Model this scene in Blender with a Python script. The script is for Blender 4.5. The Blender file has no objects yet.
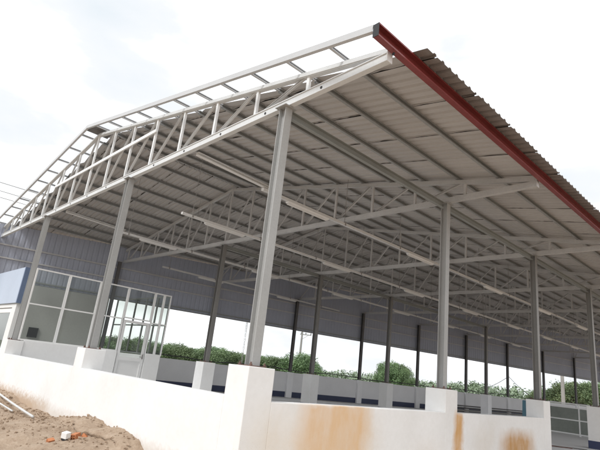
import bpy, math, random
from mathutils import Vector, Matrix
random.seed(11)
rnd = random.Random(5)
scene = bpy.context.scene
COL = scene.collection
PI = math.pi

# ------------------------------------------------------------------ dimensions (metres, floor = 0)
PED = 1.15                 # top of the masonry pedestals
H = PED + 3.50             # top of steel columns
BAY = 4.354
NB = 11                    # bays
LEN = BAY * NB
RIDGE = -7.5
EAVE = 1.75                # x of the right-hand truss end
PHI = 0.168                # the left side runs askew
OX, OY = -14.434, 4.135    # column 0 of the left row
LP = 4.404
def left_col(k): return (OX + math.sin(PHI) * LP * k, OY + math.cos(PHI) * LP * k)
def xw(y): return OX + math.tan(PHI) * (y - OY)
SL = 0.1813                # roof slope
def ztop(x):               # top edge of truss top chord
    return PED + 3.68 + SL * ((1.73 - x) if x >= RIDGE else (1.73 - (2 * RIDGE - x)))
PUR = 0.10
def zsheet(x): return ztop(x) + PUR + 0.012

# ------------------------------------------------------------------ materials
def new_mat(name):
    m = bpy.data.materials.new(name); m.use_nodes = True
    nt = m.node_tree
    b = nt.nodes['Principled BSDF']
    return m, nt, b
def N(nt, t, **kw):
    n = nt.nodes.new(t)
    for k, v in kw.items(): setattr(n, k, v)
    return n
def math_node(nt, op, a, b=None, c=None, clamp=False):
    n = N(nt, 'ShaderNodeMath', operation=op); n.use_clamp = clamp
    for i, v in enumerate((a, b, c)):
        if v is None: continue
        if isinstance(v, (int, float)): n.inputs[i].default_value = v
        else: nt.links.new(v, n.inputs[i])
    return n.outputs[0]
def noise(nt, scale, detail=4, rough=.55, coord='Object', mapping=None):
    tc = N(nt, 'ShaderNodeTexCoord')
    src = tc.outputs[coord]
    if mapping:
        mp = N(nt, 'ShaderNodeMapping'); mp.inputs['Scale'].default_value = mapping
        nt.links.new(src, mp.inputs[0]); src = mp.outputs[0]
    n = N(nt, 'ShaderNodeTexNoise'); n.inputs['Scale'].default_value = scale
    n.inputs['Detail'].default_value = detail; n.inputs['Roughness'].default_value = rough
    nt.links.new(src, n.inputs['Vector'])
    return n.outputs['Fac']
def ramp(nt, fac, stops):
    r = N(nt, 'ShaderNodeValToRGB')
    els = r.color_ramp.elements
    while len(els) < len(stops): els.new(.5)
    for e, (p, c) in zip(els, stops):
        e.position = p; e.color = (*c, 1) if len(c) == 3 else c
    nt.links.new(fac, r.inputs[0])
    return r.outputs[0]
def mixc(nt, fac, a, b, mode='MIX'):
    m = N(nt, 'ShaderNodeMix', data_type='RGBA', blend_type=mode)
    for sock, v in ((m.inputs[0], fac), (m.inputs[6], a), (m.inputs[7], b)):
        if isinstance(v, (int, float)): sock.default_value = v
        elif isinstance(v, tuple): sock.default_value = (*v, 1)
        else: nt.links.new(v, sock)
    return m.outputs[2]
def bump(nt, b, h, strength=.2, dist=.02):
    n = N(nt, 'ShaderNodeBump'); n.inputs['Strength'].default_value = strength; n.inputs['Distance'].default_value = dist
    nt.links.new(h, n.inputs['Height']); nt.links.new(n.outputs[0], b.inputs['Normal'])
def sc(c, k): return tuple(min(1, v * k) for v in c)
def paint(name, col, rough=.5, metal=0, scale=3, amt=.12, fine=40, bump_s=0.0, coord='Object'):
    m, nt, b = new_mat(name)
    n1 = noise(nt, scale, 5, .6, coord); n2 = noise(nt, fine, 3, .5, coord)
    f = math_node(nt, 'MULTIPLY_ADD', n2, .35, math_node(nt, 'MULTIPLY', n1, .65))
    c = ramp(nt, f, [(.3, sc(col, 1 - amt)), (.7, sc(col, 1 + amt))])
    info = N(nt, 'ShaderNodeObjectInfo')
    v = math_node(nt, 'MULTIPLY_ADD', info.outputs['Random'], .14, .93)
    hsv = N(nt, 'ShaderNodeHueSaturation'); nt.links.new(v, hsv.inputs['Value']); nt.links.new(c, hsv.inputs['Color'])
    nt.links.new(hsv.outputs[0], b.inputs['Base Color'])
    b.inputs['Roughness'].default_value = rough; b.inputs['Metallic'].default_value = metal
    if bump_s: bump(nt, b, f, bump_s)
    return m

M = {}
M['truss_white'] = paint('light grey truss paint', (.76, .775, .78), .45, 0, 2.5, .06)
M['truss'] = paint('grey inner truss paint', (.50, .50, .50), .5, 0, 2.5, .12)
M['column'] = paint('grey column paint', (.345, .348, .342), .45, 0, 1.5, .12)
M['column_far'] = paint('shaded side column paint', (.24, .236, .225), .45, 0, 1.5, .12)  # side columns further back, shade of the open web painted in as darker grey
M['column_mid'] = paint('backlit middle column paint', (.20, .195, .185), .5, 0, 1.5, .12)  # middle row, backlit darkness painted into the grey
M['column_dark'] = paint('backlit left column paint', (.095, .092, .092), .5, 0, 1.5, .15)  # left row, backlit darkness painted in deeper still
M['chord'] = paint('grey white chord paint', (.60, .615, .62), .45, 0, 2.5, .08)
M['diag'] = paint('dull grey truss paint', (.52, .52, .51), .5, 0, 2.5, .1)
M['beam'] = paint('green grey beam primer', (.26, .275, .265), .5, 0, 2, .12)
M['purlin'] = paint('galvanised purlin', (.30, .31, .31), .5, .0, 2, .15)
M['fascia'] = paint('galvanised fascia channel', (.50, .51, .52), .4, .0, 2, .06)
M['red'] = paint('red oxide channel', (.20, .037, .035), .35, 0, 2.0, .2)
M['white_frame'] = paint('white powder coated aluminium', (.78, .78, .77), .4, 0, 2, .03)
M['trunk'] = paint('white trunking', (.66, .665, .66), .45, 0, 2, .06)
M['lamp'] = paint('white lamp batten', (.76, .765, .76), .4, 0, 2, .05)
M['rod'] = paint('thin steel rod', (.28, .27, .26), .5)
M['dark'] = paint('black rubber', (.02, .02, .022), .6)
M['rust'] = paint('rusty bolts', (.13, .075, .06), .8, 0, 20, .4)
M['skirt'] = paint('dark blue skirting paint', (.030, .040, .095), .5, 0, 3, .2)
M['bluepanel'] = paint('pale blue glossy panel', (.36, .43, .55), .25, 0, .8, .08)
M['blueedge'] = paint('blue panel edge', (.13, .18, .29), .4)
M['teal'] = paint('blue green sheet', (.05, .16, .22), .4)
M['ridge'] = paint('dark ridge plate', (.16, .155, .15), .5)
M['pole'] = paint('concrete utility pole', (.30, .29, .275), .85, 0, 2, .15)
M['cable'] = paint('dark cable', (.05, .05, .05), .6)
M['mesh'] = paint('grey green screen panel', (.22, .24, .215), .5, 0, 2, .2)
M['bark'] = paint('bark', (.10, .075, .055), .9, 0, 6, .3)
M['pvc'] = paint('white plastic pipe', (.62, .62, .61), .45, 0, 4, .12)
M['plank_dark'] = paint('dark stacked steel', (.085, .08, .075), .6, 0, 4, .3)
M['plank_light'] = paint('pale stacked steel', (.30, .29, .27), .6, 0, 4, .2)

def mat_sheet():
    m, nt, b = new_mat('roof sheet underside')
    st = noise(nt, 1.0, 4, .6, 'Object', (.5, 9, 1)); big = noise(nt, .35, 3)
    fine = noise(nt, 30, 3)
    f = math_node(nt, 'ADD', math_node(nt, 'MULTIPLY', st, .45), math_node(nt, 'ADD', math_node(nt, 'MULTIPLY', big, .35), math_node(nt, 'MULTIPLY', fine, .2)))
    c = ramp(nt, f, [(.32, (.435, .42, .408)), (.68, (.535, .52, .508))])
    info = N(nt, 'ShaderNodeObjectInfo')
    hsv = N(nt, 'ShaderNodeHueSaturation')
    nt.links.new(math_node(nt, 'MULTIPLY_ADD', info.outputs['Random'], .12, .94), hsv.inputs['Value'])
    nt.links.new(c, hsv.inputs['Color']); nt.links.new(hsv.outputs[0], b.inputs['Base Color'])
    b.inputs['Roughness'].default_value = .6
    return m
M['sheet'] = mat_sheet()
M['eave'] = paint('darker sheet end', (.22, .20, .19), .7, 0, 3, .2)  # outermost strip of each roof sheet, coloured darker
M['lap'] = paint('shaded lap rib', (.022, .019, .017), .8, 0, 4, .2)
M['clad'] = paint('blue grey wall sheeting', (.375, .40, .475), .55, 0, .6, .08)

def mat_wall(name, stains):
    """white emulsion on render; rust and mud stains at their places on the wall (world = object coordinates)"""
    m, nt, b = new_mat(name)
    tc = N(nt, 'ShaderNodeTexCoord'); sep = N(nt, 'ShaderNodeSeparateXYZ'); nt.links.new(tc.outputs['Object'], sep.inputs[0])
    X, Y, Z = sep.outputs
    n1 = noise(nt, 1.3, 5, .6); n2 = noise(nt, 14, 4, .6); speck = noise(nt, 95, 3, .6)
    base = ramp(nt, math_node(nt, 'ADD', math_node(nt, 'MULTIPLY', n1, .7), math_node(nt, 'MULTIPLY', n2, .3)),
                [(.3, (.74, .735, .72)), (.65, (.83, .83, .825))])
    col = base
    def box(v, lo, hi, soft):   # 1 inside lo..hi, soft edges, with noise
        a = math_node(nt, 'DIVIDE', math_node(nt, 'SUBTRACT', v, lo), soft, clamp=True)
        c = math_node(nt, 'DIVIDE', math_node(nt, 'SUBTRACT', hi, v), soft, clamp=True)
        return math_node(nt, 'MULTIPLY', a, c)
    if 'right' in stains:
        # streaks of earth water, stretched downwards
        stv = noise(nt, 3.0, 4, .6, 'Object', (1, 2.2, .9))
        xm = math_node(nt, 'GREATER_THAN', X, .1)
        wob = math_node(nt, 'MULTIPLY_ADD', math_node(nt, 'SUBTRACT', n1, .5), .5, Y)
        for lo, hi, soft, z0, z1, zs, amt, c in (
                (-.3, 2.5, .5, -.9, .9, .5, .45, (.70, .58, .42)),
                (.60, 2.22, .38, -.9, .84, .08, .80, (.70, .44, .21)),
                (4.36, 4.86, .15, -.9, .82, .12, .95, (.60, .33, .11)),
                (6.1, 8.1, .55, -.9, .56, .25, 1.0, (.52, .29, .11)),
                (5.0, 6.2, .4, -.9, .70, .4, .22, (.60, .47, .30)),
                (3.0, 4.3, .6, -.9, .45, .4, .25, (.66, .52, .36))):
            zz = math_node(nt, 'MULTIPLY_ADD', math_node(nt, 'SUBTRACT', n1, .5), .35, Z)
            k = math_node(nt, 'MULTIPLY', box(wob, lo, hi, soft), box(zz, z0, z1, zs))
            k = math_node(nt, 'MULTIPLY', k, math_node(nt, 'MULTIPLY_ADD', stv, .9, .42, clamp=True))
            k = math_node(nt, 'MULTIPLY', math_node(nt, 'MULTIPLY', k, amt), xm)
            col = mixc(nt, k, col, c)
        # mud spatter, denser low down
        sp = math_node(nt, 'GREATER_THAN', math_node(nt, 'MULTIPLY_ADD', math_node(nt, 'SUBTRACT', .65, Z), .10, speck), .675)
        col = mixc(nt, math_node(nt, 'MULTIPLY', math_node(nt, 'MULTIPLY', sp, .35), xm), col, (.50, .30, .15))
    if 'left' in stains:
        low = math_node(nt, 'MULTIPLY', math_node(nt, 'DIVIDE', math_node(nt, 'SUBTRACT', .32, math_node(nt, 'MULTIPLY_ADD', n2, .35, Z)), .22, clamp=True),
                        math_node(nt, 'DIVIDE', math_node(nt, 'SUBTRACT', -4.6, math_node(nt, 'MULTIPLY_ADD', n1, 2.0, X)), 1.2, clamp=True))
        col = mixc(nt, math_node(nt, 'MULTIPLY', low, .85), col, (.46, .31, .19))
        lw = math_node(nt, 'DIVIDE', math_node(nt, 'SUBTRACT', .18, math_node(nt, 'MULTIPLY_ADD', n2, .2, Z)), .15, clamp=True)
        col = mixc(nt, math_node(nt, 'MULTIPLY', lw, .4), col, (.50, .40, .30))
    nt.links.new(col, b.inputs['Base Color']); b.inputs['Roughness'].default_value = .85
    bump(nt, b, math_node(nt, 'ADD', n2, math_node(nt, 'MULTIPLY', speck, .5)), .12, .01)
    return m
M['wall_right'] = mat_wall('stained white render', ('right',))
M['wall_front'] = mat_wall('white render, muddy foot', ('left',))
M['ped'] = mat_wall('white pedestal paint', ('right', 'left'))
M['wall_far'] = paint('dull white render', (.86, .86, .87), .9, 0, 1.2, .06, 25, .05)
M['infill'] = paint('grey cement render', (.40, .40, .38), .9, 0, .9, .08, 20, .05)

def mat_floor():
    m, nt, b = new_mat('concrete floor')
    a = noise(nt, .35, 5, .6); f = noise(nt, 9, 4, .6)
    c = ramp(nt, math_node(nt, 'ADD', math_node(nt, 'MULTIPLY', a, .65), math_node(nt, 'MULTIPLY', f, .35)), [(.32, (.53, .53, .53)), (.68, (.66, .66, .655))])
    nt.links.new(c, b.inputs['Base Color']); b.inputs['Roughness'].default_value = .75
    bump(nt, b, f, .1, .01); return m
M['floor'] = mat_floor()
def mat_ground():
    m, nt, b = new_mat('earth and grass')
    a = noise(nt, .06, 5, .6); f = noise(nt, 2.2, 6, .65); g = noise(nt, 25, 4, .6)
    earth = ramp(nt, math_node(nt, 'ADD', math_node(nt, 'MULTIPLY', f, .6), math_node(nt, 'MULTIPLY', g, .4)), [(.3, (.30, .22, .155)), (.7, (.52, .42, .33))])
    grass = ramp(nt, f, [(.3, (.06, .09, .03)), (.7, (.13, .16, .06))])
    tc = N(nt, 'ShaderNodeTexCoord'); sep = N(nt, 'ShaderNodeSeparateXYZ'); nt.links.new(tc.outputs['Object'], sep.inputs[0])
    far = math_node(nt, 'DIVIDE', math_node(nt, 'SUBTRACT', math_node(nt, 'MULTIPLY_ADD', a, 14, -31), sep.outputs[0]), 4, clamp=True)
    nt.links.new(mixc(nt, far, earth, grass), b.inputs['Base Color']); b.inputs['Roughness'].default_value = .95
    bump(nt, b, math_node(nt, 'ADD', f, math_node(nt, 'MULTIPLY', g, .4)), .6, .06); return m
M['ground'] = mat_ground()
def mat_soil():
    m, nt, b = new_mat('dug soil')
    f = noise(nt, 2.5, 7, .65); g = noise(nt, 22, 6, .7); h = noise(nt, 90, 3, .6)
    v = math_node(nt, 'ADD', math_node(nt, 'MULTIPLY', f, .45), math_node(nt, 'ADD', math_node(nt, 'MULTIPLY', g, .38), math_node(nt, 'MULTIPLY', h, .17)))
    c = ramp(nt, v, [(.35, (.15, .095, .06)), (.44, (.34, .245, .17)), (.56, (.44, .335, .245)), (.70, (.55, .46, .365))])
    nt.links.new(c, b.inputs['Base Color']); b.inputs['Roughness'].default_value = .95
    bump(nt, b, v, .9, .05); return m
M['soil'] = mat_soil()
def mat_brick():
    m, nt, b = new_mat('orange hollow brick'); f = noise(nt, 30, 4)
    nt.links.new(ramp(nt, f, [(.3, (.42, .15, .06)), (.7, (.62, .27, .13))]), b.inputs['Base Color']); b.inputs['Roughness'].default_value = .9
    return m
M['brick'] = mat_brick()
def mat_glass():
    m, nt, b = new_mat('grey green tinted glass')
    out = nt.nodes['Material Output']; nt.nodes.remove(b)
    tr = N(nt, 'ShaderNodeBsdfTransparent'); tr.inputs[0].default_value = (.83, .86, .83, 1)
    gl = N(nt, 'ShaderNodeBsdfGlossy'); gl.inputs['Roughness'].default_value = .02; gl.inputs[0].default_value = (.9, .93, .92, 1)
    fr = N(nt, 'ShaderNodeFresnel'); fr.inputs[0].default_value = 1.38
    mx = N(nt, 'ShaderNodeMixShader')
    nt.links.new(fr.outputs[0], mx.inputs[0]); nt.links.new(tr.outputs[0], mx.inputs[1]); nt.links.new(gl.outputs[0], mx.inputs[2])
    nt.links.new(mx.outputs[0], out.inputs[0]); return m
M['glass'] = mat_glass()
def mat_leaf(name, a, b2):
    m, nt, b = new_mat(name)
    at = N(nt, 'ShaderNodeAttribute', attribute_name='tone')
    c = ramp(nt, at.outputs['Fac'], [(0, a), (1, b2)])
    info = N(nt, 'ShaderNodeObjectInfo'); hsv = N(nt, 'ShaderNodeHueSaturation')
    nt.links.new(math_node(nt, 'MULTIPLY_ADD', info.outputs['Random'], .03, .490), hsv.inputs['Hue'])
    nt.links.new(math_node(nt, 'MULTIPLY_ADD', info.outputs['Random'], .4, .8), hsv.inputs['Value'])
    nt.links.new(c, hsv.inputs['Color']); nt.links.new(hsv.outputs[0], b.inputs['Base Color'])
    b.inputs['Roughness'].default_value = .6
    b.inputs['Subsurface Weight'].default_value = 0
    return m
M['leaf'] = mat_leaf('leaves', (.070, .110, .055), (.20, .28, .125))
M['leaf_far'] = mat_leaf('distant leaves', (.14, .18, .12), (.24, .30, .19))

# ------------------------------------------------------------------ mesh helpers
class MB:
    def __init__(s): s.v = []; s.f = []; s.mi = []
    def add(s, vs, fs, mi=0):
        o = len(s.v); s.v += [tuple(v) for v in vs]
        for f in fs: s.f.append(tuple(i + o for i in f)); s.mi.append(mi)
    def box(s, a, b, mi=0):
        x0, y0, z0 = a; x1, y1, z1 = b
        vs = [(x, y, z) for z in (z0, z1) for y in (y0, y1) for x in (x0, x1)]
        s.add(vs, [(0, 2, 3, 1), (4, 5, 7, 6), (0, 1, 5, 4), (2, 6, 7, 3), (0, 4, 6, 2), (1, 3, 7, 5)], mi)
    def prism(s, prof, p0, p1, up=(0, 0, 1), mi=0, cap=True):
        """extrude a 2D profile (side, up) from p0 to p1"""
        p0, p1 = Vector(p0), Vector(p1); d = (p1 - p0).normalized()
        u = Vector(up); u = (u - d * u.dot(d)); 
        if u.length < 1e-6: u = Vector((1, 0, 0)) - d * d.x
        u.normalize(); r = d.cross(u)
        n = len(prof)
        vs = [p0 + r * a + u * b for a, b in prof] + [p1 + r * a + u * b for a, b in prof]
        fs = [(i, (i + 1) % n, n + (i + 1) % n, n + i) for i in range(n)]
        if cap: fs += [tuple(range(n - 1, -1, -1)), tuple(range(n, 2 * n))]
        s.add(vs, fs, mi)
    def bar(s, p0, p1, w, h, up=(0, 0, 1), mi=0):
        s.prism([(-w / 2, -h / 2), (w / 2, -h / 2), (w / 2, h / 2), (-w / 2, h / 2)], p0, p1, up, mi)
    def chan(s, p0, p1, w, h, t=.006, up=(0, 0, 1), flip=1, lip=0, mi=0):
        """C section: web on the -side, open towards +side (flip swaps)"""
        if lip:
            pr = [(0, 0), (w, 0), (w, lip), (w - t, lip), (w - t, t), (t, t), (t, h - t), (w - t, h - t), (w - t, h - lip), (w, h - lip), (w, h), (0, h)]
        else:
            pr = [(0, 0), (w, 0), (w, t), (t, t), (t, h - t), (w, h - t), (w, h), (0, h)]
        pr = [((a - w / 2) * flip, b - h / 2) for a, b in pr]
        if flip < 0: pr = pr[::-1]
        s.prism(pr, p0, p1, up, mi)
    def tube(s, pts, r, n=8, mi=0, r1=None):
        pts = [Vector(p) for p in pts]; o = len(s.v); m = len(pts)
        for i, p in enumerate(pts):
            d = (pts[min(i + 1, m - 1)] - pts[max(i - 1, 0)]).normalized()
            a = Vector((0, 0, 1)) if abs(d.z) < .9 else Vector((1, 0, 0))
            u = d.cross(a).normalized(); w = d.cross(u)
            rr = r if r1 is None else r + (r1 - r) * i / (m - 1)
            for k in range(n):
                t = 2 * PI * k / n; s.v.append(tuple(p + u * rr * math.cos(t) + w * rr * math.sin(t)))
        for i in range(m - 1):
            for k in range(n):
                a, b = o + i * n + k, o + i * n + (k + 1) % n
                s.f.append((a, b, b + n, a + n)); s.mi.append(mi)
        s.f.append(tuple(o + k for k in range(n - 1, -1, -1))); s.mi.append(mi)
        s.f.append(tuple(o + (m - 1) * n + k for k in range(n))); s.mi.append(mi)
    def mesh(s, name, mats):
        me = bpy.data.meshes.new(name); me.from_pydata(s.v, [], s.f)
        for m in (mats if isinstance(mats, (list, tuple)) else [mats]): me.materials.append(m)
        if any(s.mi):
            me.polygons.foreach_set('material_index', s.mi)
        me.update(); return me
    def build(s, name, mats, parent=None, loc=(0, 0, 0), bevel=0):
        o = bpy.data.objects.new(name, s.mesh(name, mats)); COL.objects.link(o)
        o.location = loc
        if parent: o.parent = parent
        if bevel:
            md = o.modifiers.new('edge', 'BEVEL'); md.width = bevel; md.segments = 2; md.limit_method = 'ANGLE'
        return o
def put(name, me, parent=None, loc=(0, 0, 0), rz=0):
    o = bpy.data.objects.new(name, me); COL.objects.link(o); o.location = loc; o.rotation_euler = (0, 0, rz)
    if parent: o.parent = parent
    return o
def tag(o, label=None, cat=None, group=None, kind=None):
    if label: o['label'] = label
    if cat: o['category'] = cat
    if group: o['group'] = group
    if kind: o['kind'] = kind
    return o
def empty(name, loc=(0, 0, 0), rz=0):
    o = bpy.data.objects.new(name, None); COL.objects.link(o); o.location = loc; o.rotation_euler = (0, 0, rz)
    o.empty_display_size = .3
    return o
def copy_tree(o, parent=None):
    c = o.copy(); COL.objects.link(c); c.parent = parent
    for ch in o.children: copy_tree(ch, c)
    return c

# ------------------------------------------------------------------ ground
def ground():
    xs = [-1500, -600, -250, -120, -60, -40, -30, -20, -10, 0, 10, 20, 40, 80, 200, 600, 1500]
    ys = [-1500, -600, -200, -80, -40, -20, -10, 0, 10, 20, 30, 40, 50, 60, 80, 120, 250, 600, 1500]
    mb = MB()
    vs = [(x, y, -.42) for y in ys for x in xs]; n = len(xs)
    fs = [(j * n + i, j * n + i + 1, (j + 1) * n + i + 1, (j + 1) * n + i) for j in range(len(ys) - 1) for i in range(n - 1)]
    mb.add(vs, fs)
    tag(mb.build('ground', M['ground']), kind='structure')
ground()

# the heap of dug soil against the foot of the front wall
from mathutils import noise as mnoise
PROF = [(-40, -.1), (-16, -.02), (-11, 0.0), (-9.35, -.06), (-8.4, -.02), (-7.57, -.13), (-6.9, -.16), (-6.19, -.12), (-5.5, -.15), (-4.81, -.10), (-4.4, -.02),
        (-3.95, .02), (-3.4, .08), (-2.96, .05), (-2.6, .10), (-2.28, .05), (-2.0, -.0), (-1.8, -.12), (-1.6, -.26), (-1.3, -.42), (-.6, -.55), (12, -.55)]
def hwall(x):
    for (a, ha), (b, hb) in zip(PROF, PROF[1:]):
        if a <= x <= b: return ha + (hb - ha) * (x - a) / (b - a)
    return -.55
def hsoil(x, y):
    d = -.2 - y
    h = -.47 + (hwall(x) + .47) * math.exp(-(max(d, 0) / 1.75) ** 2)
    # a crusted ledge on the right part of the heap
    e = math.exp(-((x + 2.9) / .85) ** 2 * .9)
    if d < .55: h += .0
    h -= .17 * e * (1 / (1 + math.exp(-(d - .34 - .12 * mnoise.noise((x * 2.1, 3.3, 0))) / .035))) * math.exp(-d * .8)
    a = min(1, max(0, (d + .2) / .5))
    p = Vector((x, y, 0))
    h += (.09 * mnoise.noise(p * .9) + 0.038 * mnoise.noise(p * 2.7 + Vector((4, 1, 0)))) * (.35 + .65 * a)
    h += .022 * abs(mnoise.noise(p * 6.5)) + .014 * mnoise.noise(p * 13) + .010 * mnoise.noise(p * 29)
    return h
def soil():
    xs = []; x = -40.0
    while x < 3: xs.append(x); x += .5 if x < -12 else (.12 if x < -9.8 else .042)
    ys = []; y = -.19
    while y > -9: ys.append(y); y -= .035 if y > -3 else .2
    n = len(xs); mb = MB()
    def lip(x, y):
        d = -.2 - y; dl = .34 + .12 * mnoise.noise((x * 2.1, 3.3, 0)); e = math.exp(-((x + 2.9) / .85) ** 2 * .9)
        t = (dl - d) / .22
        return y - (.11 * e * (1 - t) if 0 <= t <= 1 else 0)
    vs = [(x, lip(x, y), hsoil(x, y)) for y in ys for x in xs]
    fs = [(j * n + i, (j + 1) * n + i, (j + 1) * n + i + 1, j * n + i + 1) for j in range(len(ys) - 1) for i in range(n - 1)]
    mb.add(vs, fs)
    o = mb.build('dirt_heap_terrain', M['soil'])
    for p in o.data.polygons: p.use_smooth = True
    tag(o, kind='structure')
soil()

# floor slab
mb = MB()
fl = [(xw(.02) - .2, .02), (.02, .02), (.02, LEN + .4), (xw(LEN + .4), LEN + .4)]
vs = [(x, y, 0) for x, y in fl] + [(x, y, -.6) for x, y in fl]
mb.add(vs, [(0, 1, 2, 3), (0, 4, 5, 1), (1, 5, 6, 2), (2, 6, 7, 3), (3, 7, 4, 0)])
tag(mb.build('concrete_floor', M['floor']), kind='structure')

# ------------------------------------------------------------------ the shed
shed = empty('steel_shed', (RIDGE, LEN / 2, 0))
tag(shed, 'large open sided steel shed with grey columns, white roof trusses and brown corrugated roof sheets', 'shed')
shed_loc = Vector(shed.location)
def part(mbx, name, mat, parent=None, bevel=0):
    """world-coordinate mesh put under the shed"""
    par = parent or shed
    o = mbx.build(name, mat, None, (0, 0, 0), bevel)
    o.parent = par
    o.matrix_parent_inverse = Matrix.Translation(-shed_loc)
    return o

# columns: H sections, flanges facing +-x
def col_mesh(hh, d=.135, w=.125, t=.010):
    mb = MB(); a, b = d / 2, w / 2
    pr = [(-a, -b), (-a + t, -b), (-a + t, -t / 2), (a - t, -t / 2), (a - t, -b), (a, -b), (a, b), (a - t, b), (a - t, t / 2), (-a + t, t / 2), (-a + t, b), (-a, b)]
    vs = [(x, y, 0.012) for x, y in pr] + [(x, y, hh - .012) for x, y in pr]; n = len(pr)
    mb.add(vs, [(i, (i + 1) % n, n + (i + 1) % n, n + i) for i in range(n)])
    return mb.mesh('column', M['column'])
def COLS(m):
    me = col_mesh(H - PED); me.materials.clear(); me.materials.append(M[m]); return me
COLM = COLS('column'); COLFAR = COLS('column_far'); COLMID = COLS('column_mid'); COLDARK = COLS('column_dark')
def plate_mesh(name, s, z0, z1, mat):
    mb = MB(); mb.box((-s, -s, z0), (s, s, z1)); return mb.mesh(name, mat)
BASEP = plate_mesh('base_plate', .125, 0.001, .0115, M['rust'])
CAPP = plate_mesh('cap_plate', .11, H - PED - .0115, H - PED, M['column'])
mb = MB()
for sx in (-1, 1):
    for sy in (-1, 1):
        mb.tube([(sx * .105, sy * .105, .0), (sx * .105, sy * .105, .05)], .010, 6)
        mb.tube([(sx * .105, sy * .105, .0125), (sx * .105, sy * .105, .03)], .020, 6)
BOLTM = mb.mesh('anchor_bolts', M['rust'])
mb = MB(); mb.box((-.2, -.2, -.5), (.2, .2, PED)); PEDM = mb.mesh('pedestal', M['ped'])
mb = MB(); z = .215
mb.box((-.204, -.204, .002), (.204, .204, z)); SKM = mb.mesh('skirting_band', M['skirt'])

def child(name, me, parent, loc, rz=0):
    o = put(name, me, parent, loc, rz); return o
def add_column(x, y, rz=0, detail=True, me=None):
    c = child('column', me or COLM, shed, Vector((x, y, PED)) - shed_loc, rz)
    child('cap_plate', CAPP, c, (0, 0, 0))
    if detail:
        child('base_plate', BASEP, c, (0, 0, 0)); child('anchor_bolts', BOLTM, c, (0, 0, 0))
    return c
def add_pedestal(x, y, skirt=True, bevel=True):
    # each pedestal keeps world coordinates in its material through a mesh of its own
    mb = MB(); mb.box((x - .2, y - .2, -.5), (x + .2, y + .2, PED))
    p = part(mb, 'pedestal', M['ped'], None, .008)
    if skirt:
        mb = MB(); mb.box((x - .204, y - .204, .002), (x + .204, y + .204, .215))
        s = mb.build('skirting_band', M['skirt'])
        s.parent = p
    return p
right_y = [k * BAY for k in range(NB + 1)]
for k, y in enumerate(right_y):
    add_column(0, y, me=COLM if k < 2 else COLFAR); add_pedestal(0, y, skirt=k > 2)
for x in (-4.87, -10.18):
    add_column(x, 0); add_pedestal(x, 0, skirt=False)
mid_k = [1, 2, 3, 4, 5]
for k in mid_k:
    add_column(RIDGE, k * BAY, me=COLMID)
    pd = add_pedestal(RIDGE, k * BAY, skirt=k < 5)
    if k == 5: pd.data.materials[0] = M['wall_far']
left_k = list(range(-1, 10))
for k in left_k:
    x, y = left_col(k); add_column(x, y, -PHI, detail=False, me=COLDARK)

# trusses
def x_end(y): return (2 * RIDGE - EAVE) if y < .1 else xw(y) - 1.35
ZB = H + .06                                  # centre of bottom chord
WEB_FAR = MB()
def truss(y, k):
    front = k == 0
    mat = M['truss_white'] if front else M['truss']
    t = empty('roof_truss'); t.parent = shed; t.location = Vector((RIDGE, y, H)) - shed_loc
    def tp(mb, name, m=mat):
        o = mb.build(name, m); o.parent = t; o.matrix_parent_inverse = Matrix.Translation(-Vector((RIDGE, y, H))); return o
    xe = x_end(y); cw = .055
    # box chords with small lips
    mb = MB(); mb.bar((xe, y, ZB), (EAVE, y, ZB), .08, .105)
    if front: mb.bar((xe, y - .047, ZB + .046), (EAVE, y - .047, ZB + .046), .012, .013)
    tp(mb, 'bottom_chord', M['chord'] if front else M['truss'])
    hc = .08
    def tz(x): return ztop(x) - hc / 2
    for a, b in ((RIDGE, EAVE), (xe, RIDGE)):
        mb = MB(); mb.bar((a, y, tz(a)), (b, y, tz(b)), .07, hc)
        if front: mb.bar((a, y - .041, tz(a) - .018), (b, y - .041, tz(b) - .018), .010, .022)
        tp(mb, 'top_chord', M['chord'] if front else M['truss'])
    xs = [RIDGE + 1.13 * i for i in range(-8, 9)]
    xs = [x for x in xs if xe + .3 < x < EAVE - .2]
    near = k <= 4
    zb0 = ZB + .055
    for x in xs:
        if tz(x) - zb0 < .1: continue
        if near:
            mb = MB(); mb.chan((x, y, zb0 - .06), (x, y, tz(x) + .02), .04, .05, .006, up=(1, 0, 0)); tp(mb, 'vertical_web')
        else:
            WEB_FAR.bar((x, y, zb0 - .06), (x, y, tz(x) + .02), .04, .05, up=(1, 0, 0))
    for a, b in zip(xs, xs[1:] ):
        if tz(b) - zb0 < .1: continue
        p0 = (a + .07, y + .004, zb0 - .03); p1 = (b - .07, y + .004, tz(b) + .0)
        if near:
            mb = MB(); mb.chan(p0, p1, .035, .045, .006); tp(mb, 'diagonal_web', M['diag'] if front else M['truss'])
        else: WEB_FAR.bar(p0, p1, .035, .045)
    if front:
        mb = MB(); mb.bar((-10.1, y - .046, PED + 4.39), (-4.0, y - .046, PED + 4.37), .03, .07); tp(mb, 'middle_chord')
        # gusset plates with bolts at the lower joints
        mb = MB()
        for x in xs:
            mb.tube([(x + .3, y - .046, ZB - .012), (x + .3, y - .038, ZB - .012)], .020, 8)
        tp(mb, 'bolt_holes', M['dark'])
    # end closing plate
    mb = MB(); mb.box((EAVE, y - .05, ZB - .06), (EAVE + .01, y + .05, ztop(EAVE))); tp(mb, 'end_plate')
for k in range(NB + 1): truss(k * BAY, k)
o = part(WEB_FAR, 'web_members', M['truss']); o['kind'] = 'stuff'

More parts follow.
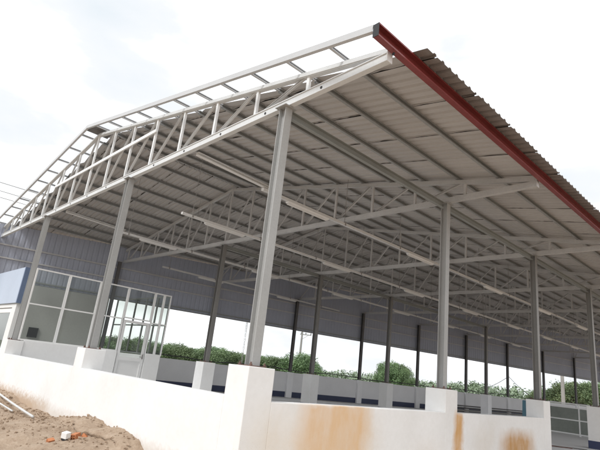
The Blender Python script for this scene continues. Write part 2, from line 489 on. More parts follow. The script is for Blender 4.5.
# purlins run along the building on top of the trusses
PY0 = -.33
pxs = [1.05 - .81 * i for i in range(11)]
def purlin(x, y1, mat):
    mb = MB(); z = ztop(x) + PUR / 2
    mb.chan((x, .275, z + .01), (x, y1, z + .01), .045, PUR - .022, .005, flip=1, lip=.015)
    p = part(mb, 'purlin', mat)
    mb = MB(); mb.chan((x, PY0 + .012, z + .012), (x, .272, z + .015), .035, .045, .005, flip=1, lip=.012)
    part(mb, 'purlin_end', M['fascia'])  # lighter fascia colour paints light from below onto the stub
for x in pxs: purlin(x, LEN + .3, M['purlin'])
for x in [2 * RIDGE - x for x in pxs][::-1]:
    # ends where it meets the askew side of the roof
    y1 = OY + (x + 1.3 - OX) / math.tan(PHI)
    if y1 < .5: y1 = .5
    purlin(x, min(y1, LEN + .3), M['purlin'])
# red eave channel
mb = MB(); zr = ztop(1.8) + .005
mb.chan((1.83, PY0 - .03, zr), (1.83, LEN + .3, zr), .075, .17, .006, flip=1, lip=.02)
o = part(mb, 'eave_channel', M['red']); o['label'] = 'dark red eave channel'
mb = MB(); mb.box((1.785, PY0 - .036, zr - .084), (1.868, PY0 - .031, zr + .084)); part(mb, 'channel_end_cap', M['dark'])
# fascia channels closing the purlin ends at the gable
for a, b in ((RIDGE, 1.78), (-16.8, RIDGE)):
    mb = MB(); mb.chan((a, PY0 - .012, ztop(a) + .05), (b, PY0 - .012, ztop(b) + .05), .05, .085, .006, flip=-1)
    part(mb, 'fascia_channel', M['fascia'])
# bare purlin stubs outside the sheeting have light from below painted in as a lighter colour
mb = MB()
vs = []
for x in (RIDGE - .26, RIDGE, RIDGE + .26): vs += [(x, PY0 + .03, ztop(x) + PUR + .004), (x, .28, ztop(x) + PUR + .004)]
mb.add(vs, [(0, 1, 3, 2), (2, 3, 5, 4)]); part(mb, 'ridge_plate', M['ridge'])

# roof sheets, one metre each, ribs running down the slope; laps gape a little between purlins
YB = [.30] + [.52 + i for i in range(int(LEN) + 1)]
NS = len(YB) - 1
def sheet_x(x, yy, side):
    if side > 0: return x
    xl = max(xw(yy) - 1.5, 2 * RIDGE - 2.0)
    return RIDGE - (x - RIDGE) * (RIDGE - xl) / (2.07 - RIDGE)
def roof_sheet(i, side):
    y0, y1 = YB[i], YB[i + 1]; wd = y1 - y0
    rr = random.Random(i * 7 + side)
    ribs = 6 if wd > .5 else 1; prof = []
    p = wd / ribs
    for r in range(ribs):
        prof += [(r * p, 0), (r * p + p * .58, 0), (r * p + p * .70, .028), (r * p + p * .88, .028)]
    prof.append((wd, 0))
    xs = [RIDGE + .02]; marks = pxs[::-1]
    for a in marks:
        for d in (-.62, -.54, -.46, -.38, -.30, -.22, -.14, 0):
            if a + d > xs[-1] + .05: xs.append(a + d)
    xs += [1.25, 1.4, 1.55, 1.7, 1.85, 2.07 + rr.uniform(-.012, .012)]
    gap = []; g = .004; opened = rr.random()
    for x in xs:
        near = min(abs(x - q) for q in marks)
        if near < .08: opened = rr.random()
        if near > .1 and opened > .30: g = rr.choice((.012, .016, .022, .028, .034)) * (.6 + .5 * opened)
        else: g = .003
        gap.append(g)
    mb = MB(); vs = []; n = len(prof)
    for si, x in enumerate(xs):
        for dy, dz in prof:
            yy = y0 + dy
            if dy == wd: yy -= gap[si]
            if i == 0 and dy < .13: yy += (.07 * (((x - 1.05) / .81) % 1) - .03) if x < 1.2 else 0          # ragged front edge
            X = sheet_x(x, yy, side)
            vs.append((X, yy, zsheet(X) + dz))
    mb.add(vs, [(q * n + j, q * n + j + 1, (q + 1) * n + j + 1, (q + 1) * n + j) for q in range(len(xs) - 1) for j in range(n - 1)])
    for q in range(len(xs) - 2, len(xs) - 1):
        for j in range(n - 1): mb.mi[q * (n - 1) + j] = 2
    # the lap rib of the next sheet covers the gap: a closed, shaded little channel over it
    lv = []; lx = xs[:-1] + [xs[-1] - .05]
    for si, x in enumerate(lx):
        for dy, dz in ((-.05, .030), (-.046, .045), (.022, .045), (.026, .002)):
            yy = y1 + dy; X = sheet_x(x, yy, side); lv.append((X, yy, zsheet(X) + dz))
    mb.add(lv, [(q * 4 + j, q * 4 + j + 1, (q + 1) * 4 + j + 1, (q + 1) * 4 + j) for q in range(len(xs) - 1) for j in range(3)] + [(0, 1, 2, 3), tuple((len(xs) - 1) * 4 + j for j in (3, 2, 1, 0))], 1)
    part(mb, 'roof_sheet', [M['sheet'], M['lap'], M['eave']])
for i in range(NS):
    roof_sheet(i, 1); roof_sheet(i, -1)
mb = MB()
for s in (-1, 1):
    a = [(RIDGE, .30, zsheet(RIDGE) + .075), (RIDGE + s * .3, .30, zsheet(RIDGE + s * .3) + .075), (RIDGE + s * .3, LEN + .3, zsheet(RIDGE + s * .3) + .075), (RIDGE, LEN + .3, zsheet(RIDGE) + .075)]
    mb.add(a, [(0, 1, 2, 3) if s > 0 else (3, 2, 1, 0)])
part(mb, 'ridge_cap', M['sheet'])

# longitudinal beams over the column heads
def lbeam(x, y0, y1, z, name='column_beam', mat='beam', w=.06, h=.12):
    mb = MB(); mb.chan((x, y0, z), (x, y1, z), w, h, .007, flip=1); return part(mb, name, M[mat])
for k in range(NB):
    lbeam(0, k * BAY + .09, (k + 1) * BAY - .09, H - .062)
for a, b in zip(mid_k, mid_k[1:]): lbeam(RIDGE, a * BAY + .09, b * BAY - .09, H - .062)
# askew left row: eave beam and girts carrying the sheeting
def along(k, off, z):
    x, y = left_col(k); return (x - off * math.cos(PHI), y + off * math.sin(PHI), z)
for z, m in ((PED + 3.27, 'truss'), (PED + 2.80, 'truss'), (PED + 2.12, 'beam')):
    mb = MB(); mb.chan(along(-1, .115, z), along(9.6, .115, z), .05, .05, .005, flip=-1); part(mb, 'wall_girt', M[m])
mb = MB(); vs = []; fs = []
L0, L1 = -1.0, 10.0; pitch = .25; total = (L1 - L0) * LP
s = 0
prof = []
while s < total:
    prof += [(s, .0), (s + .12, .0), (s + .135, .012), (s + .185, .012)]; s += .2
for s, d in prof:
    k = L0 + s / LP
    x, y, _ = along(k, .145 + d, 0)
    vs += [(x, y, PED + 2.03), (x, y, zsheet(x) - .03)]
fs = [(2 * i, 2 * i + 2, 2 * i + 3, 2 * i + 1) for i in range(len(prof) - 1)]
mb.add(vs, fs); part(mb, 'wall_cladding', M['clad'])
mb = MB(); mb.bar(along(-1, .17, PED + 2.01), along(10, .17, PED + 2.01), .06, .04); part(mb, 'cladding_flashing', M['beam'])

# ------------------------------------------------------------------ light trunkings
TX = [(-2.40, 1.62, LEN - 1, 'first light trunking line from the right eave, with pale lamps under it'),
      (-5.42, 1.62, 38.0, 'second light trunking line, its free end showing left of the corner column'),
      (-8.92, 1.62, 33.0, 'third light trunking line, beginning behind the second front column'),
      (-12.45, 5.0, 15.4, 'fourth light trunking line, closest to the dark side cladding')]
ZT = PED + 3.34
for i, (x, y0, y1, lab) in enumerate(TX):
    t = empty('light_trunking', (x, y0, ZT)); tag(t, lab, 'light trunking', 'trunkings hung under the trusses')
    mb = MB(); mb.chan((0, 0, 0), (0, y1 - y0, 0), .07, .055, .004, up=(0, 0, -1)); mb.box((-.04, -.006, -.03), (.04, .0, .03))
    mb.build('rail', M['trunk'], t)
    ky = 0
    y = y0 + .28
    while y < min(y1, 30):
        mb = MB(); top = zsheet(x) - .09
        mb.tube([(0, y - y0, .022), (0, y - y0, top - ZT)], .007, 6)
        mb.box((-.044, y - y0 - .02, -.035), (-.0355, y - y0 + .02, .05)); mb.box((.0355, y - y0 - .02, -.035), (.044, y - y0 + .02, .05)); mb.box((-.044, y - y0 - .02, .0505), (.044, y - y0 + .02, .056))
        mb.build('hanger', M['rod'], t)
        y += BAY / 2
    y = 2.28 + (BAY if i == 3 else 0)
    while y + 1.2 < y1:
        d = y - y0
        mb = MB(); mb.prism([(-.03, -.02), (.03, -.02), (.045, .02), (-.045, .02)], (0, d, -.052), (0, d + 1.24, -.052)); lp = mb.build('lamp', M['lamp'], t)
        mb = MB()
        for sx in (-.02, .02): mb.tube([(sx, d + .03, -.083), (sx, d + 1.21, -.083)], .010, 8)
        mb.build('tube', M['white_frame'], lp)
        y += BAY
# tie angles from the gable truss to the trunking lines
for x, y1 in ((-2.40, 1.55), (-8.92, 1.55)):
    mb = MB(); mb.chan((x, .08, ZT + .13), (x, y1 + .25, ZT + .07), .075, .06, .005); part(mb, 'tie_bar', M['trunk'])

# ------------------------------------------------------------------ low walls
WT = .79
mb = MB()
for a, b in ((-16.2, -10.38), (-9.98, -5.07), (-4.67, -.2)): mb.box((a, -.2, -.9), (b, 0.0, WT))
o = mb.build('front_low_wall', M['wall_front'], None, (0, 0, 0), .006)
o.name = 'low_wall'
tag(o, 'bright white low wall along the gable front, dug soil heaped at its foot', 'wall')
mb = MB()
for a in (0, 1): mb.box((0.0, a * BAY + .2, -.9), (.2, (a + 1) * BAY - .2, WT - .015))
o = mb.build('low_wall', M['wall_right'], None, (0, 0, 0), .006)
tag(o, 'low white wall with orange earth stains running from the corner pedestal to the side entrance', 'wall')
# side wall further back, beyond the entrance
mb = MB()
for k in range(3, NB): 
    if k >= 4: mb.box((0.0, k * BAY + .2, -.6), (.2, (k + 1) * BAY - .2, WT - .015))
# the askew far wall with pilasters and dark skirting
rot = Matrix.Rotation(-PHI, 4, 'Z')
fw = empty('low_wall', (OX, OY, 0), -PHI); tag(fw, 'long dull white low wall on the far side with pilasters and a dark blue skirting', 'wall')
mb = MB(); mb.box((-.2, -.085, -.5), (0, LP * 9.9, PED - .02)); mb.build('wall_body', M['wall_far'], fw)
for k in range(0, 10):
    mb = MB(); mb.box((.002, k * LP - .16, -.3), (.12, k * LP + .16, PED - .012)); mb.build('pilaster', M['wall_far'], fw, (0, 0, 0), .005)
mb = MB(); mb.box((0.0005, .17, .004), (.012, LP * 9.9, .25)); mb.build('skirting', M['skirt'], fw)
mw = empty('masonry_wall', (OX, OY, 0), -PHI); tag(mw, 'tall grey rendered wall closing the first bay behind the glass office', 'wall')
mb = MB(); mb.box((-.2, -LP + .1, -.4), (0, -.09, PED + 2.0)); mb.build('wall_body', M['infill'], mw)
mb = MB(); mb.box((.0, -2.62, 1.32), (.05, -2.30, 1.66)); mb.build('switch_box', M['dark'], mw)

# ------------------------------------------------------------------ glass office
XO = -10.0
off = empty('glass_office', (XO, 2.2, 0)); tag(off, 'glazed site office with white aluminium frames and a low white base wall', 'office')
def op(mb, name, mat, parent=None, bevel=0):
    o = mb.build(name, mat, None, (0, 0, 0), bevel)
    o.parent = parent or off
    if parent is None: o.matrix_parent_inverse = Matrix.Translation(-Vector((XO, 2.2, 0)))
    return o
ZO = PED + 1.98; ZBW = PED + .02; ZTR = PED + 1.0
mb = MB(); mb.box((XO - .1, .2, 0), (XO, 2.80, ZBW)); mb.box((XO - .1, 3.74, 0), (XO, 4.26, ZBW)); op(mb, 'base_wall', M['wall_far'] if False else M['ped'])
# side windows: (y0, y1, z0, z1) with one transom each
def window(y0, y1, z0, z1, tr):
    f = MB(); w = .036
    xa, xb = XO - .075, XO - .025
    f.box((xa, y0, z0), (xb, y0 + w, z1)); f.box((xa, y1 - w, z0), (xb, y1, z1))
    f.box((xa, y0 + w, z0), (xb, y1 - w, z0 + w)); f.box((xa, y0 + w, z1 - w), (xb, y1 - w, z1))
    if tr: f.box((xa, y0 + w, tr - w / 2), (xb, y1 - w, tr + w / 2))
    wd = op(f, 'window_frame', M['white_frame'])
    g = MB()
    zs = [z0 + w, tr - w / 2, tr + w / 2, z1 - w] if tr else [z0 + w, z1 - w]
    for a, b in zip(zs[::2], zs[1::2]):
        xg = XO - .05; g.add([(xg, y0 + w, a), (xg, y1 - w, a), (xg, y1 - w, b), (xg, y0 + w, b)], [(0, 1, 2, 3)])
    op(g, 'pane', M['glass'], wd)
for a, b in ((.05, .975), (.975, 1.90), (1.90, 2.80)): window(a, b, ZBW, ZO, ZTR)
window(2.80, 3.72, PED + 1.03, ZO, None)
window(3.72, 4.05, ZBW, ZO, ZTR); window(4.05, 4.30, ZBW, ZO, ZTR)
# door
d = MB(); y0, y1 = 2.83, 3.69; z1 = PED + .98; w = .075
for a, b in ((y0, y0 + w), (y1 - w, y1)): d.box((XO - .085, a, .02), (XO - .02, b, z1))
for a, b in ((.02, .14), (.93, 1.03), (z1 - w, z1)): d.box((XO - .085, y0 + w, a), (XO - .02, y1 - w, b))
dr = op(d, 'door', M['white_frame'])
g = MB(); g.add([(XO - .05, y0 + w, 1.03), (XO - .05, y1 - w, 1.03), (XO - .05, y1 - w, z1 - w), (XO - .05, y0 + w, z1 - w)], [(0, 1, 2, 3)]); op(g, 'pane', M['glass'], dr)
g = MB(); g.box((XO - .06, y0 + w, .14), (XO - .045, y1 - w, .93)); op(g, 'panel', M['white_frame'], dr)
g = MB(); g.box((XO - .02, y1 - .06, 1.02), (XO + .012, y1 - .025, 1.16)); g.tube([(XO + .02, y1 - .04, 1.08), (XO + .03, y1 - .15, 1.08)], .01, 8); op(g, 'handle', M['rod'], dr)
# rear glazed partition
xr0 = xw(4.28) + .25
f = MB()
nm = 5
for i in range(nm + 1):
    x = xr0 + (XO - .08 - xr0) * i / nm; f.box((x - .025, 4.26, ZBW if i else 0), (x + .025, 4.31, ZO))
for z in (ZBW + .025, ZTR, ZO - .025): f.box((xr0, 4.262, z - .022), (XO - .08, 4.308, z + .022))
wd = op(f, 'rear_partition', M['beam'])
g = MB(); g.add([(xr0, 4.285, ZBW), (XO - .08, 4.285, ZBW), (XO - .08, 4.285, ZO), (xr0, 4.285, ZO)], [(0, 1, 2, 3)]); op(g, 'pane', M['glass'], wd)
mb = MB(); mb.box((xr0, 4.24, 0), (XO - .105, 4.32, ZBW - .02)); op(mb, 'rear_base_wall', M['wall_far'])
# front face: jamb, glazed door leaf and a pale blue box panel above
f = MB()
f.box((-11.42, .03, 0), (-11.04, .16, PED + 1.0)); f.box((-14.2, .03, PED + .90), (-11.42, .16, PED + 1.0))
f.box((-14.2, .03, 0), (-14.0, .16, PED + .9))
jf = op(f, 'front_jamb', M['white_frame'], None, .006)
f = MB(); f.box((-11.60, .06, .02), (-11.45, .12, PED + .88)); f.box((-13.95, .06, .02), (-13.83, .12, PED + .88)); f.box((-13.83, .06, PED + .76), (-11.60, .12, PED + .88)); f.box((-13.83, .06, .02), (-11.60, .12, .3))
dl = op(f, 'sliding_door', M['white_frame'])
g = MB(); g.box((-11.45, .08, .02), (-11.425, .1, PED + .885)); op(g, 'rubber_seal', M['dark'], dl)
g = MB(); g.add([(-13.83, .09, .3), (-11.6, .09, .3), (-11.6, .09, PED + .76), (-13.83, .09, PED + .76)], [(0, 1, 2, 3)]); op(g, 'pane', M['glass'], dl)
f = MB(); f.box((-14.2, -.02, PED + 1.02), (-11.0, .02, PED + 2.06)); bp = op(f, 'front_panel', M['bluepanel'], None, .004)
f = MB(); f.box((-11.0, -.02, PED + 1.02), (-10.93, .18, PED + 2.06)); op(f, 'panel_edge', M['blueedge'], bp)

# ------------------------------------------------------------------ things on the floor
# white framed screen standing inside the entrance
gx = empty('framed_screen', (-1.6, 18.0, 0)); tag(gx, 'low white framed screen with grey green panels standing inside the side entrance', 'screen')
f = MB()
X0, X1 = -1.5, 3.5
for z in (.07, .57, 1.02, 1.165): f.box((X0, -.025, z - .022), (X1, .025, z + .022))
xp = [-1.47, -.38, .98, 2.3, 3.46]
for x in xp: f.box((x - .024, -.026, 0), (x + .024, .026, 1.143))
f.build('frame', M['white_frame'], gx)
for a, b in zip(xp, xp[1:]):
    g = MB(); g.box((a + .024, -.008, .092), (b - .024, .008, .548)); g.box((a + .024, -.008, .592), (b - .024, .008, .998)); g.build('panel', M['mesh'], gx)
# stack of long steel sections by the far wall
pile = [(0, 0, .09, 0, 'dark steel section at the bottom of the long pile by the far wall, outer side'),
        (.24, 0, .09, 1, 'pale steel section at the bottom of the long pile, closest to the far wall'),
        (.05, .12, .08, 1, 'pale steel section in the second layer of the long pile by the far wall'),
        (.26, .12, .08, 0, 'dark steel section in the second layer of the long pile by the far wall'),
        (.10, .23, .07, 0, 'dark steel section in the third layer of the long pile by the far wall'),
        (.28, .23, .07, 1, 'pale steel section in the third layer of the long pile by the far wall'),
        (.16, .33, .06, 0, 'dark topmost steel section of the long pile by the far wall')]
for dx, dz, h, li, lab in pile:
    yy = rnd.uniform(21.2, 22.4); ln = rnd.uniform(7.5, 9.5)
    mb = MB(); mb.chan((0, 0, h / 2), (0, ln, h / 2), .16, h, .008, flip=1, lip=.03)
    o = mb.build('steel_section', M['plank_light' if li else 'plank_dark'], None, (-9.6 - dx + (yy - 21) * .05, yy, .004 + dz * 1.15), 0)
    o.rotation_euler = (0, 0, -.15 + rnd.uniform(-.02, .02)); tag(o, lab, 'steel section', 'steel sections piled by the far wall')
mb = MB()
mb.add([(0, 0, 0), (.42, 0, 0), (.42, .02, .42), (.42, .05, .88), (0, .05, .88), (0, .02, .42)], [(0, 1, 2, 5), (5, 2, 3, 4)])
mb.add([(.42, .03, 0), (0, .03, 0), (0, .045, .42), (0, .062, .89), (.42, .062, .89), (.42, .045, .42)], [(0, 1, 2, 5), (5, 2, 3, 4)])
o = mb.build('plastic_sheet', M['teal'], None, (-.56, 9.15, .22)); tag(o, 'blue green sheet standing behind the last pedestal before the side entrance', 'sheet')
mb = MB(); pts = [(-.75 + .06 * i + .012 * math.sin(i * 1.7), 11.25 + .055 * i + .02 * math.sin(i * .9), .012) for i in range(14)]
mb.tube(pts, .012, 6); o = mb.build('steel_bar', M['plank_dark']); tag(o, 'dark bent steel bar lying on the entrance floor', 'steel bar')
mb = MB(); pts = [(-.62 + .05 * i, 11.18 + .05 * i + .015 * math.sin(i * 1.3 + 1), .012) for i in range(9)]
mb.tube(pts, .016, 6); o = mb.build('steel_bar', M['rust']); tag(o, 'short rusty bar beside the longer bar on the entrance floor', 'steel bar')

# ------------------------------------------------------------------ rubbish on the soil heap
def on_soil(x, y, dz=0): return Vector((x, y, hsoil(x, y) + dz))
def hollow_brick(l=.15, w=.075, h=.075):
    mb = MB(); ho = []
    # frame with four round-ish holes modelled as a grid of square tunnels
    t = .012; xs = [-w / 2, -w / 2 + t, -t / 2, t / 2, w / 2 - t, w / 2]
    for a, b in ((xs[0], xs[1]), (xs[2], xs[3]), (xs[4], xs[5])): mb.box((a, -l / 2, 0), (b, l / 2, h))
    for a, b in ((xs[1], xs[2]), (xs[3], xs[4])):
        for z0, z1 in ((0, t), (h / 2 - t / 2, h / 2 + t / 2), (h - t, h)): mb.box((a, -l / 2 + .0005, z0 + .0004), (b, l / 2 - .0005, z1 - .0004))
    return mb
brick = hollow_brick().build('hollow_brick', M['brick'], None, on_soil(-2.72, -.80, .005)); brick.rotation_euler = (.1, -.12, .75)
tag(brick, 'orange hollow brick with its holes facing the camera, beside the white block', 'brick', 'broken bricks on the soil')
b2 = brick.copy(); COL.objects.link(b2); b2.location = on_soil(-2.74, -.68, -.01); b2.rotation_euler = (.5, .3, 2.1); b2.scale = (.8, .55, .8)
tag(b2, 'smaller orange brick fragment, rightmost of the brick pieces on the soil', 'brick', 'broken bricks on the soil')
b3 = brick.copy(); COL.objects.link(b3); b3.location = on_soil(-2.86, -1.08, -.02); b3.rotation_euler = (.2, .4, .2); b3.scale = (.8, .6, .8)
tag(b3, 'dusty orange brick fragment left of the white block, half sunk in soil', 'brick', 'broken bricks on the soil')
mb = MB(); mb.box((-.045, -.045, .03), (.045, .045, .11), 0); mb.box((-.04, -.04, 0), (.04, .04, .0295), 1)
o = mb.build('white_block', [M['white_frame'], M['dark']], None, on_soil(-2.66, -.96, .0), .006); o.rotation_euler = (.15, .1, .5)
tag(o, 'small white block with a black base lying on the soil between brick pieces', 'block')
def ground_tube(name, x0, y0, x1, y1, r, mat, lab, lift=.03):
    mb = MB(); pts = []
    a, b = on_soil(x0, y0), on_soil(x1, y1)
    za, zb = a.z + lift, b.z + lift
    for i in range(9):
        t = i / 8; x = x0 + (x1 - x0) * t; y = y0 + (y1 - y0) * t
        pts.append((x, y, za + (zb - za) * t - .01 * math.sin(PI * t)))
    mb.tube(pts, r, 10); o = mb.build(name, mat); tag(o, lab, 'pipe', 'pipes on the soil'); 
    for p in o.data.polygons: p.use_smooth = True
ground_tube('plastic_pipe', -8.2, -.55, -4.75, -.78, .021, M['pvc'], 'long white plastic pipe lying on the soil at the foot of the wall', .07)
ground_tube('plastic_pipe', -8.2, -.82, -5.9, -.80, .016, M['pvc'], 'thinner grey white pipe lying just in front of the longer pipe', .05)
# loose clods and stones: nobody could count them
mb = MB(); 
for i in range(1300):
    x = rnd.uniform(-10, -1.7); y = -.22 - abs(rnd.gauss(0, .75)); 
    r = rnd.choice((.006, .008, .010, .013, .018, .026)) * rnd.uniform(.7, 1.3)
    c = on_soil(x, y, r * .3); o0 = len(mb.v)
    base = [(1, 0, 0), (-1, 0, 0), (0, 1, 0), (0, -1, 0), (0, 0, 1), (0, 0, -1), (.6, .6, .6), (-.6, .6, .5), (.6, -.6, .55), (-.6, -.6, .6)]
    ps = [c + Vector(p) * r * rnd.uniform(.6, 1.2) for p in base]
    mb.add(ps, [(0, 6, 8), (0, 2, 6), (2, 7, 6), (2, 1, 7), (1, 9, 7), (1, 3, 9), (3, 8, 9), (3, 0, 8), (4, 6, 7), (4, 7, 9), (4, 9, 8), (4, 8, 6), (5, 2, 0), (5, 1, 2), (5, 3, 1), (5, 0, 3)])
o = mb.build('soil_clods', M['soil']); tag(o, 'loose clods and small stones scattered over the dug soil', 'rubble', kind='stuff')

# ------------------------------------------------------------------ trees
CAMX, CAMY, CAMZ = 4.717, -3.807, PED - .02
def crown_mesh(name, h, r, nclump, nleaf, leaf, seed, mat, stretch=1.0):
    rr = random.Random(seed); vs = []; fs = []; tone = []
    for c in range(nclump):
        t = rr.random(); ang = rr.uniform(0, 2 * PI)
        zc = h * (.25 + .72 * t); rad = r * math.sqrt(max(.05, 1 - ((t - .38) / .72) ** 2)) * math.sqrt(rr.random())
        cx, cy = rad * math.cos(ang) * stretch, rad * math.sin(ang)
        cr = r * rr.uniform(.18, .36); ct = rr.uniform(.1, .9)
        for k in range(nleaf):
            d = Vector((rr.gauss(0, 1), rr.gauss(0, 1), rr.gauss(0, .8))); d = d.normalized() * cr * rr.uniform(.5, 1.1)
            p = Vector((cx, cy, zc)) + d
            if p.z < .15: continue
            a = Vector((rr.gauss(0, 1), rr.gauss(0, 1), rr.gauss(0, 1))).normalized()
            u = a.orthogonal().normalized(); w = a.cross(u); s = leaf * rr.uniform(.6, 1.3)
            o = len(vs); vs += [p + u * s, p + w * s * .55, p - u * s, p - w * s * .55]; fs.append((o, o + 1, o + 2, o + 3))
            tn = min(1, max(0, ct * .55 + .3 * (d.z / cr * .5 + .5) + rr.uniform(0, .3)))
            tone.append(tn)
    me = bpy.data.meshes.new(name); me.from_pydata([tuple(v) for v in vs], [], fs); me.materials.append(mat)
    at = me.attributes.new('tone', 'FLOAT', 'FACE'); at.data.foreach_set('value', tone); me.update()
    return me
def trunk_mesh(name, h, r, seed):
    rr = random.Random(seed); mb = MB()
    mb.tube([(0, 0, -.3), (rr.uniform(-.1, .1), rr.uniform(-.1, .1), h * .35), (rr.uniform(-.2, .2), rr.uniform(-.2, .2), h * .75)], r, 7, r1=r * .35)
    for i in range(6):
        a = rr.uniform(0, 2 * PI); z = h * rr.uniform(.2, .55); l = h * rr.uniform(.2, .35)
        mb.tube([(0, 0, z), (math.cos(a) * l * .5, math.sin(a) * l * .5, z + l * .4), (math.cos(a) * l, math.sin(a) * l, z + l * .8)], r * .4, 5, r1=r * .1)
    return mb.mesh(name, M['bark'])
protos = []
for s, (h, r) in enumerate(((4.0, 2.0), (4.6, 2.2), (3.5, 2.3), (5.0, 2.0))):
    protos.append((crown_mesh('crown', h, r, 70, 150, .085, 40 + s, M['leaf']), trunk_mesh('trunk', h, .11, 60 + s)))
def tree_at(px, D, hgt, pi, lab, grp, base=-.42, wid=1.1):
    """px picks a bearing measured on the photograph; the tree stands on the ground D metres from the gate post"""
    ang = BEAR(px); x = CAMX + math.cos(ang) * D; y = CAMY + math.sin(ang) * D
    t = empty('tree', (x, y, base), rnd.uniform(0, 6.28)); s = .9 * hgt / (4.0, 4.6, 3.5, 5.0)[pi]
    t.scale = (s * wid * rnd.uniform(.88, 1.12), s * wid * rnd.uniform(.88, 1.12), s)
    tag(t, lab, 'tree', grp)
    put('crown', protos[pi][0], t); put('trunk', protos[pi][1], t)
    return t
def BEAR(px):
    # bearings (radians from +x) along the horizon for columns of the 600 pixel wide view
    import bisect
    T = BT
    i = min(max(1, bisect.bisect([a for a, b in T], px)), len(T) - 1)
    (a, va), (b, vb) = T[i - 1], T[i]
    return va + (vb - va) * (px - a) / (b - a)
R0 = (0.6955779, 0.71010886, 0.10916405); R1 = (0.1365789, -0.27986833, 0.95027361); R2 = (-0.70534927, 0.64607981, 0.29165611)
BT = []
for px in range(-100, 720, 20):
    py = 373.6 + .1145 * (px - 300)
    dx = [R0[i] * (px - 300) / 484.285 + R1[i] * (225 - py) / 484.285 + R2[i] for i in range(3)]
    BT.append((px, math.atan2(dx[1], dx[0])))
G = 'trees beyond the far wall'
i = 0
for px, D, hgt in [(100, 60, 3.3), (108, 64, 3.6), (117, 66, 3.2), (126, 60, 3.4), (135, 63, 3.8), (143, 60, 3.2), (152, 64, 3.4),
                   (160, 60, 3.2), (167, 62, 3.5), (173, 65, 3.7), (180, 60, 3.2), (187, 66, 3.4), (194, 62, 3.3), (202, 63, 3.6), (209, 60, 3.2), (215, 64, 3.9), (222, 62, 3.6), (229, 66, 3.5), (237, 61, 3.3), (244, 64, 3.4)]:
    tree_at(px, D, hgt, i % 4, 'leafy green tree in the thick row seen left of the corner column', G); i += 1
for px, D, hgt in [(256, 62, 3.1), (264, 64, 3.4), (271, 62, 3.3), (279, 66, 3.3), (286, 62, 3.3), (293, 64, 3.2)]:
    tree_at(px, D, hgt, i % 4, 'low green tree in the row just right of the corner column', G); i += 1
for px, D, hgt in [(301, 60, 4.0), (307, 63, 3.9), (313, 64, 2.9)]:
    tree_at(px, D, hgt, i % 4, 'bushy green tree beside the slim concrete pole', G); i += 1
for px, D, hgt in [(382, 78, 4.1), (387, 76, 4.9), (393, 80, 5.1), (400, 78, 4.9), (406, 76, 4.2)]:
    tree_at(px, D, hgt, i % 4, 'tall rounded green tree in the clump left of the second side column', G, wid=.72); i += 1
for px, D, hgt in [(540, 72, 2.9), (548, 76, 3.3), (556, 74, 3.6), (565, 76, 4.2), (573, 72, 4.4), (581, 76, 4.7), (588, 74, 4.6), (596, 72, 4.6), (604, 74, 4.7), (613, 74, 4.6), (622, 76, 4.4)]:
    tree_at(px, D, hgt, i % 4, 'green tree in the hedge like row at the right end behind the entrance', G); i += 1
# the far wood reads as one mass
rr = random.Random(3); vs = []; fs = []; tone = []
for k in range(420):
    px = rr.uniform(60, 640); D = rr.uniform(125, 175); a = BEAR(px); cx = CAMX + math.cos(a) * D; cy = CAMY + math.sin(a) * D
    hh = 3.2 + 1.6 * mnoise.noise((px * .021, 0, 1)) + rr.uniform(-.5, .7) + (1.0 if 440 < px < 620 else 0); r = rr.uniform(1.6, 3.2); ct = rr.random()
    for q in range(150):
        d = Vector((rr.gauss(0, 1), rr.gauss(0, 1), abs(rr.gauss(0, 1)))).normalized() * rr.uniform(.7, 1.05)
        p = Vector((cx + d.x * r, cy + d.y * r, -.42 + d.z * hh)); n = (d + Vector((rr.gauss(0, .5), rr.gauss(0, .5), rr.gauss(0, .5)))).normalized()
        u = n.orthogonal().normalized(); w = n.cross(u); s = rr.uniform(.14, .30)
        o = len(vs); vs += [tuple(p + u * s), tuple(p + w * s), tuple(p - u * s), tuple(p - w * s)]; fs.append((o, o + 1, o + 2, o + 3)); tone.append(min(1, max(0, .5 * ct + .4 * d.z + rr.uniform(-.1, .2))))
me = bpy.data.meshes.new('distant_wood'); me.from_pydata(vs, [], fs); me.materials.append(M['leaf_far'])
at = me.attributes.new('tone', 'FLOAT', 'FACE'); at.data.foreach_set('value', tone); me.update()
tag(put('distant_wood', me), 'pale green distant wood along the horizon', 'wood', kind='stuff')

# ------------------------------------------------------------------ poles and cables
def spot(px, D): a = BEAR(px); return CAMX + math.cos(a) * D, CAMY + math.sin(a) * D
x, y = spot(298, 62); p = empty('utility_pole', (x, y, -.42)); tag(p, 'slim concrete utility pole with a short crossarm, behind the far wall', 'utility pole')
mb = MB(); mb.tube([(0, 0, -.3), (0, 0, 6.6)], .17, 10, r1=.11); mb.build('pole_shaft', M['pole'], p)
mb = MB(); mb.bar((-.15, -.2, 6.25), (.75, .9, 6.25), .09, .10); mb.bar((.05, .07, 5.7), (.5, .6, 6.2), .04, .04); mb.build('crossarm', M['pole'], p)
mb = MB()
for t in (.1, .5, .95): mb.tube([(-.15 + .9 * t, -.2 + 1.1 * t, 6.3), (-.15 + .9 * t, -.2 + 1.1 * t, 6.5)], .05, 8)
mb.build('insulator', M['cable'], p)
x, y = spot(563.5, 62); p = empty('utility_pole', (x, y, -.42)); tag(p, 'thicker pale concrete pole seen between the last two side columns', 'utility pole')
mb = MB(); mb.tube([(0, 0, -.3), (0, 0, 8.2)], .21, 12, r1=.15); mb.build('pole_shaft', M['pole'], p)
mb = MB(); mb.bar((-.6, 0, 7.7), (.6, 0, 7.7), .09, .1); mb.build('crossarm', M['pole'], p)
x, y = spot(241, 55); p = empty('lattice_mast', (x, y, -.42)); tag(p, 'thin lattice mast rising just left of the corner column foot', 'mast')
mb = MB(); r = .09
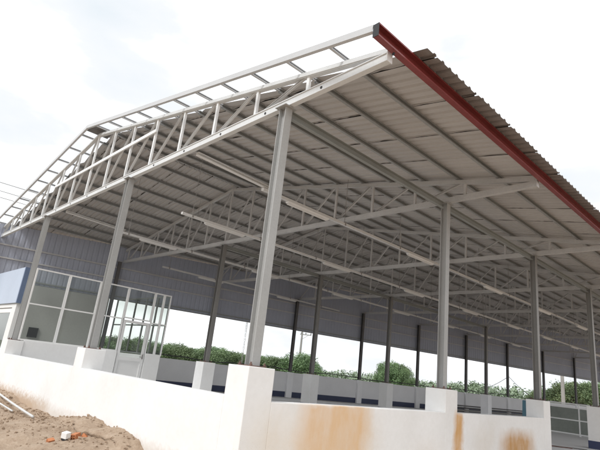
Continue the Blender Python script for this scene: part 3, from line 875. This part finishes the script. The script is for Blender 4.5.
for k in range(3):
    a = k * 2.094; mb.tube([(r * math.cos(a), r * math.sin(a), 0), (r * math.cos(a), r * math.sin(a), 6.5)], .015, 5)
    for j in range(22):
        b = a + 2.094 * (1 if j % 2 else -1); z = j * .29
        mb.tube([(r * math.cos(a), r * math.sin(a), z), (r * math.cos(b), r * math.sin(b), z + .28)], .008, 4)
mb.build('mast_body', M['pole'], p)
def cable(pts, r, lab, grp='cables', name='cable', mat='cable'):
    mb = MB(); mb.tube(pts, r, 6); o = mb.build(name, M[mat]); tag(o, lab, 'cable', grp)
pts = []
for j in range(121):
    k = .2 + j * 9.2 / 120
    x, y, _ = along(k, .12, 0)
    ph = (k * 1.37) % 1
    pts.append((x, y, PED + .05 + .10 * abs(math.sin(k * 2.9)) * (.4 + .6 * abs(math.sin(k * .83))) + .015 * math.sin(j * 1.9)))
cable(pts, .022, 'black cable lying in loose waves along the top of the far wall')
a = along(7, -.12, 0)
def sag(p, q, s, n=14): return [tuple(Vector(p).lerp(Vector(q), i / n) - Vector((0, 0, s * 4 * (i / n) * (1 - i / n)))) for i in range(n + 1)]
x7, y7, _ = along(5.97, -.15, 0)
cable(sag((x7, y7, PED + 1.33), along(5.3, .0, PED + .25), .12), .014, 'thin dark cable sloping left from a far column down to the wall top')
cable(sag((x7, y7 + .02, PED + 1.33), along(6.62, -.1, PED + .15), .08), .014, 'thin dark cable sloping right from a far column towards the entrance')
for i, (z, lab) in enumerate(((8.08, 'highest of the three faint power lines left of the gable'), (7.62, 'middle of the three faint power lines left of the gable'), (7.27, 'lowest of the three faint power lines left of the gable'))):
    pts = [(-25, y, PED + z + .00012 * (y - 20) ** 2) for y in range(-30, 100, 5)]
    cable(pts, .016, lab, 'power lines', 'power_line', 'pole')

# ------------------------------------------------------------------ light, sky, camera
SUN = Vector((.22, -1.0, 1.05)).normalized()
sd = bpy.data.lights.new('sun', 'SUN'); sd.energy = 2.1; sd.angle = math.radians(14); sd.color = (1, .985, .96)
so = bpy.data.objects.new('sun', sd); COL.objects.link(so); so.rotation_euler = SUN.to_track_quat('Z', 'Y').to_euler(); so.location = (0, -30, 40)
w = bpy.data.worlds.new('World'); scene.world = w; w.use_nodes = True
nt = w.node_tree; bg = nt.nodes['Background']
sky = N(nt, 'ShaderNodeTexSky'); sky.sky_type = 'NISHITA'; sky.sun_disc = False
sky.sun_elevation = math.asin(SUN.z); sky.sun_rotation = math.atan2(SUN.x, SUN.y)
sky.dust_density = 3
tc = N(nt, 'ShaderNodeTexCoord'); mp = N(nt, 'ShaderNodeMapping'); mp.inputs['Scale'].default_value = (1, 1, 2.6)
nt.links.new(tc.outputs['Generated'], mp.inputs[0])
nz = N(nt, 'ShaderNodeTexNoise'); nz.inputs['Scale'].default_value = 2.1; nz.inputs['Detail'].default_value = 6; nz.inputs['Roughness'].default_value = .52
nt.links.new(mp.outputs[0], nz.inputs['Vector'])
cl = ramp(nt, nz.outputs['Fac'], [(.30, (.455, .482, .498)), (.44, (.515, .522, .526)), (.72, (1, 1, 1))])
veil = mixc(nt, 1.0, cl, (19.0, 19.3, 19.8), 'MULTIPLY')
cloud = mixc(nt, .97, sky.outputs[0], veil)
nt.links.new(cloud, bg.inputs['Color']); bg.inputs['Strength'].default_value = .1

cd = bpy.data.cameras.new('camera'); cam = bpy.data.objects.new('camera', cd); COL.objects.link(cam)
cd.sensor_width = 36; cd.lens = 484.285 / 600 * 36; cd.clip_end = 4000; cd.clip_start = .05
m = Matrix(((R0[0], R1[0], -R2[0], CAMX), (R0[1], R1[1], -R2[1], CAMY), (R0[2], R1[2], -R2[2], CAMZ), (0, 0, 0, 1)))
cam.matrix_world = m
scene.camera = cam
scene.render.engine = 'CYCLES'
scene.cycles.max_bounces = 8; scene.cycles.diffuse_bounces = 5; scene.cycles.transparent_max_bounces = 16
scene.view_settings.view_transform = 'Standard'; scene.view_settings.look = 'None'; scene.view_settings.exposure = 0
scene.render.resolution_x = 1024; scene.render.resolution_y = 768
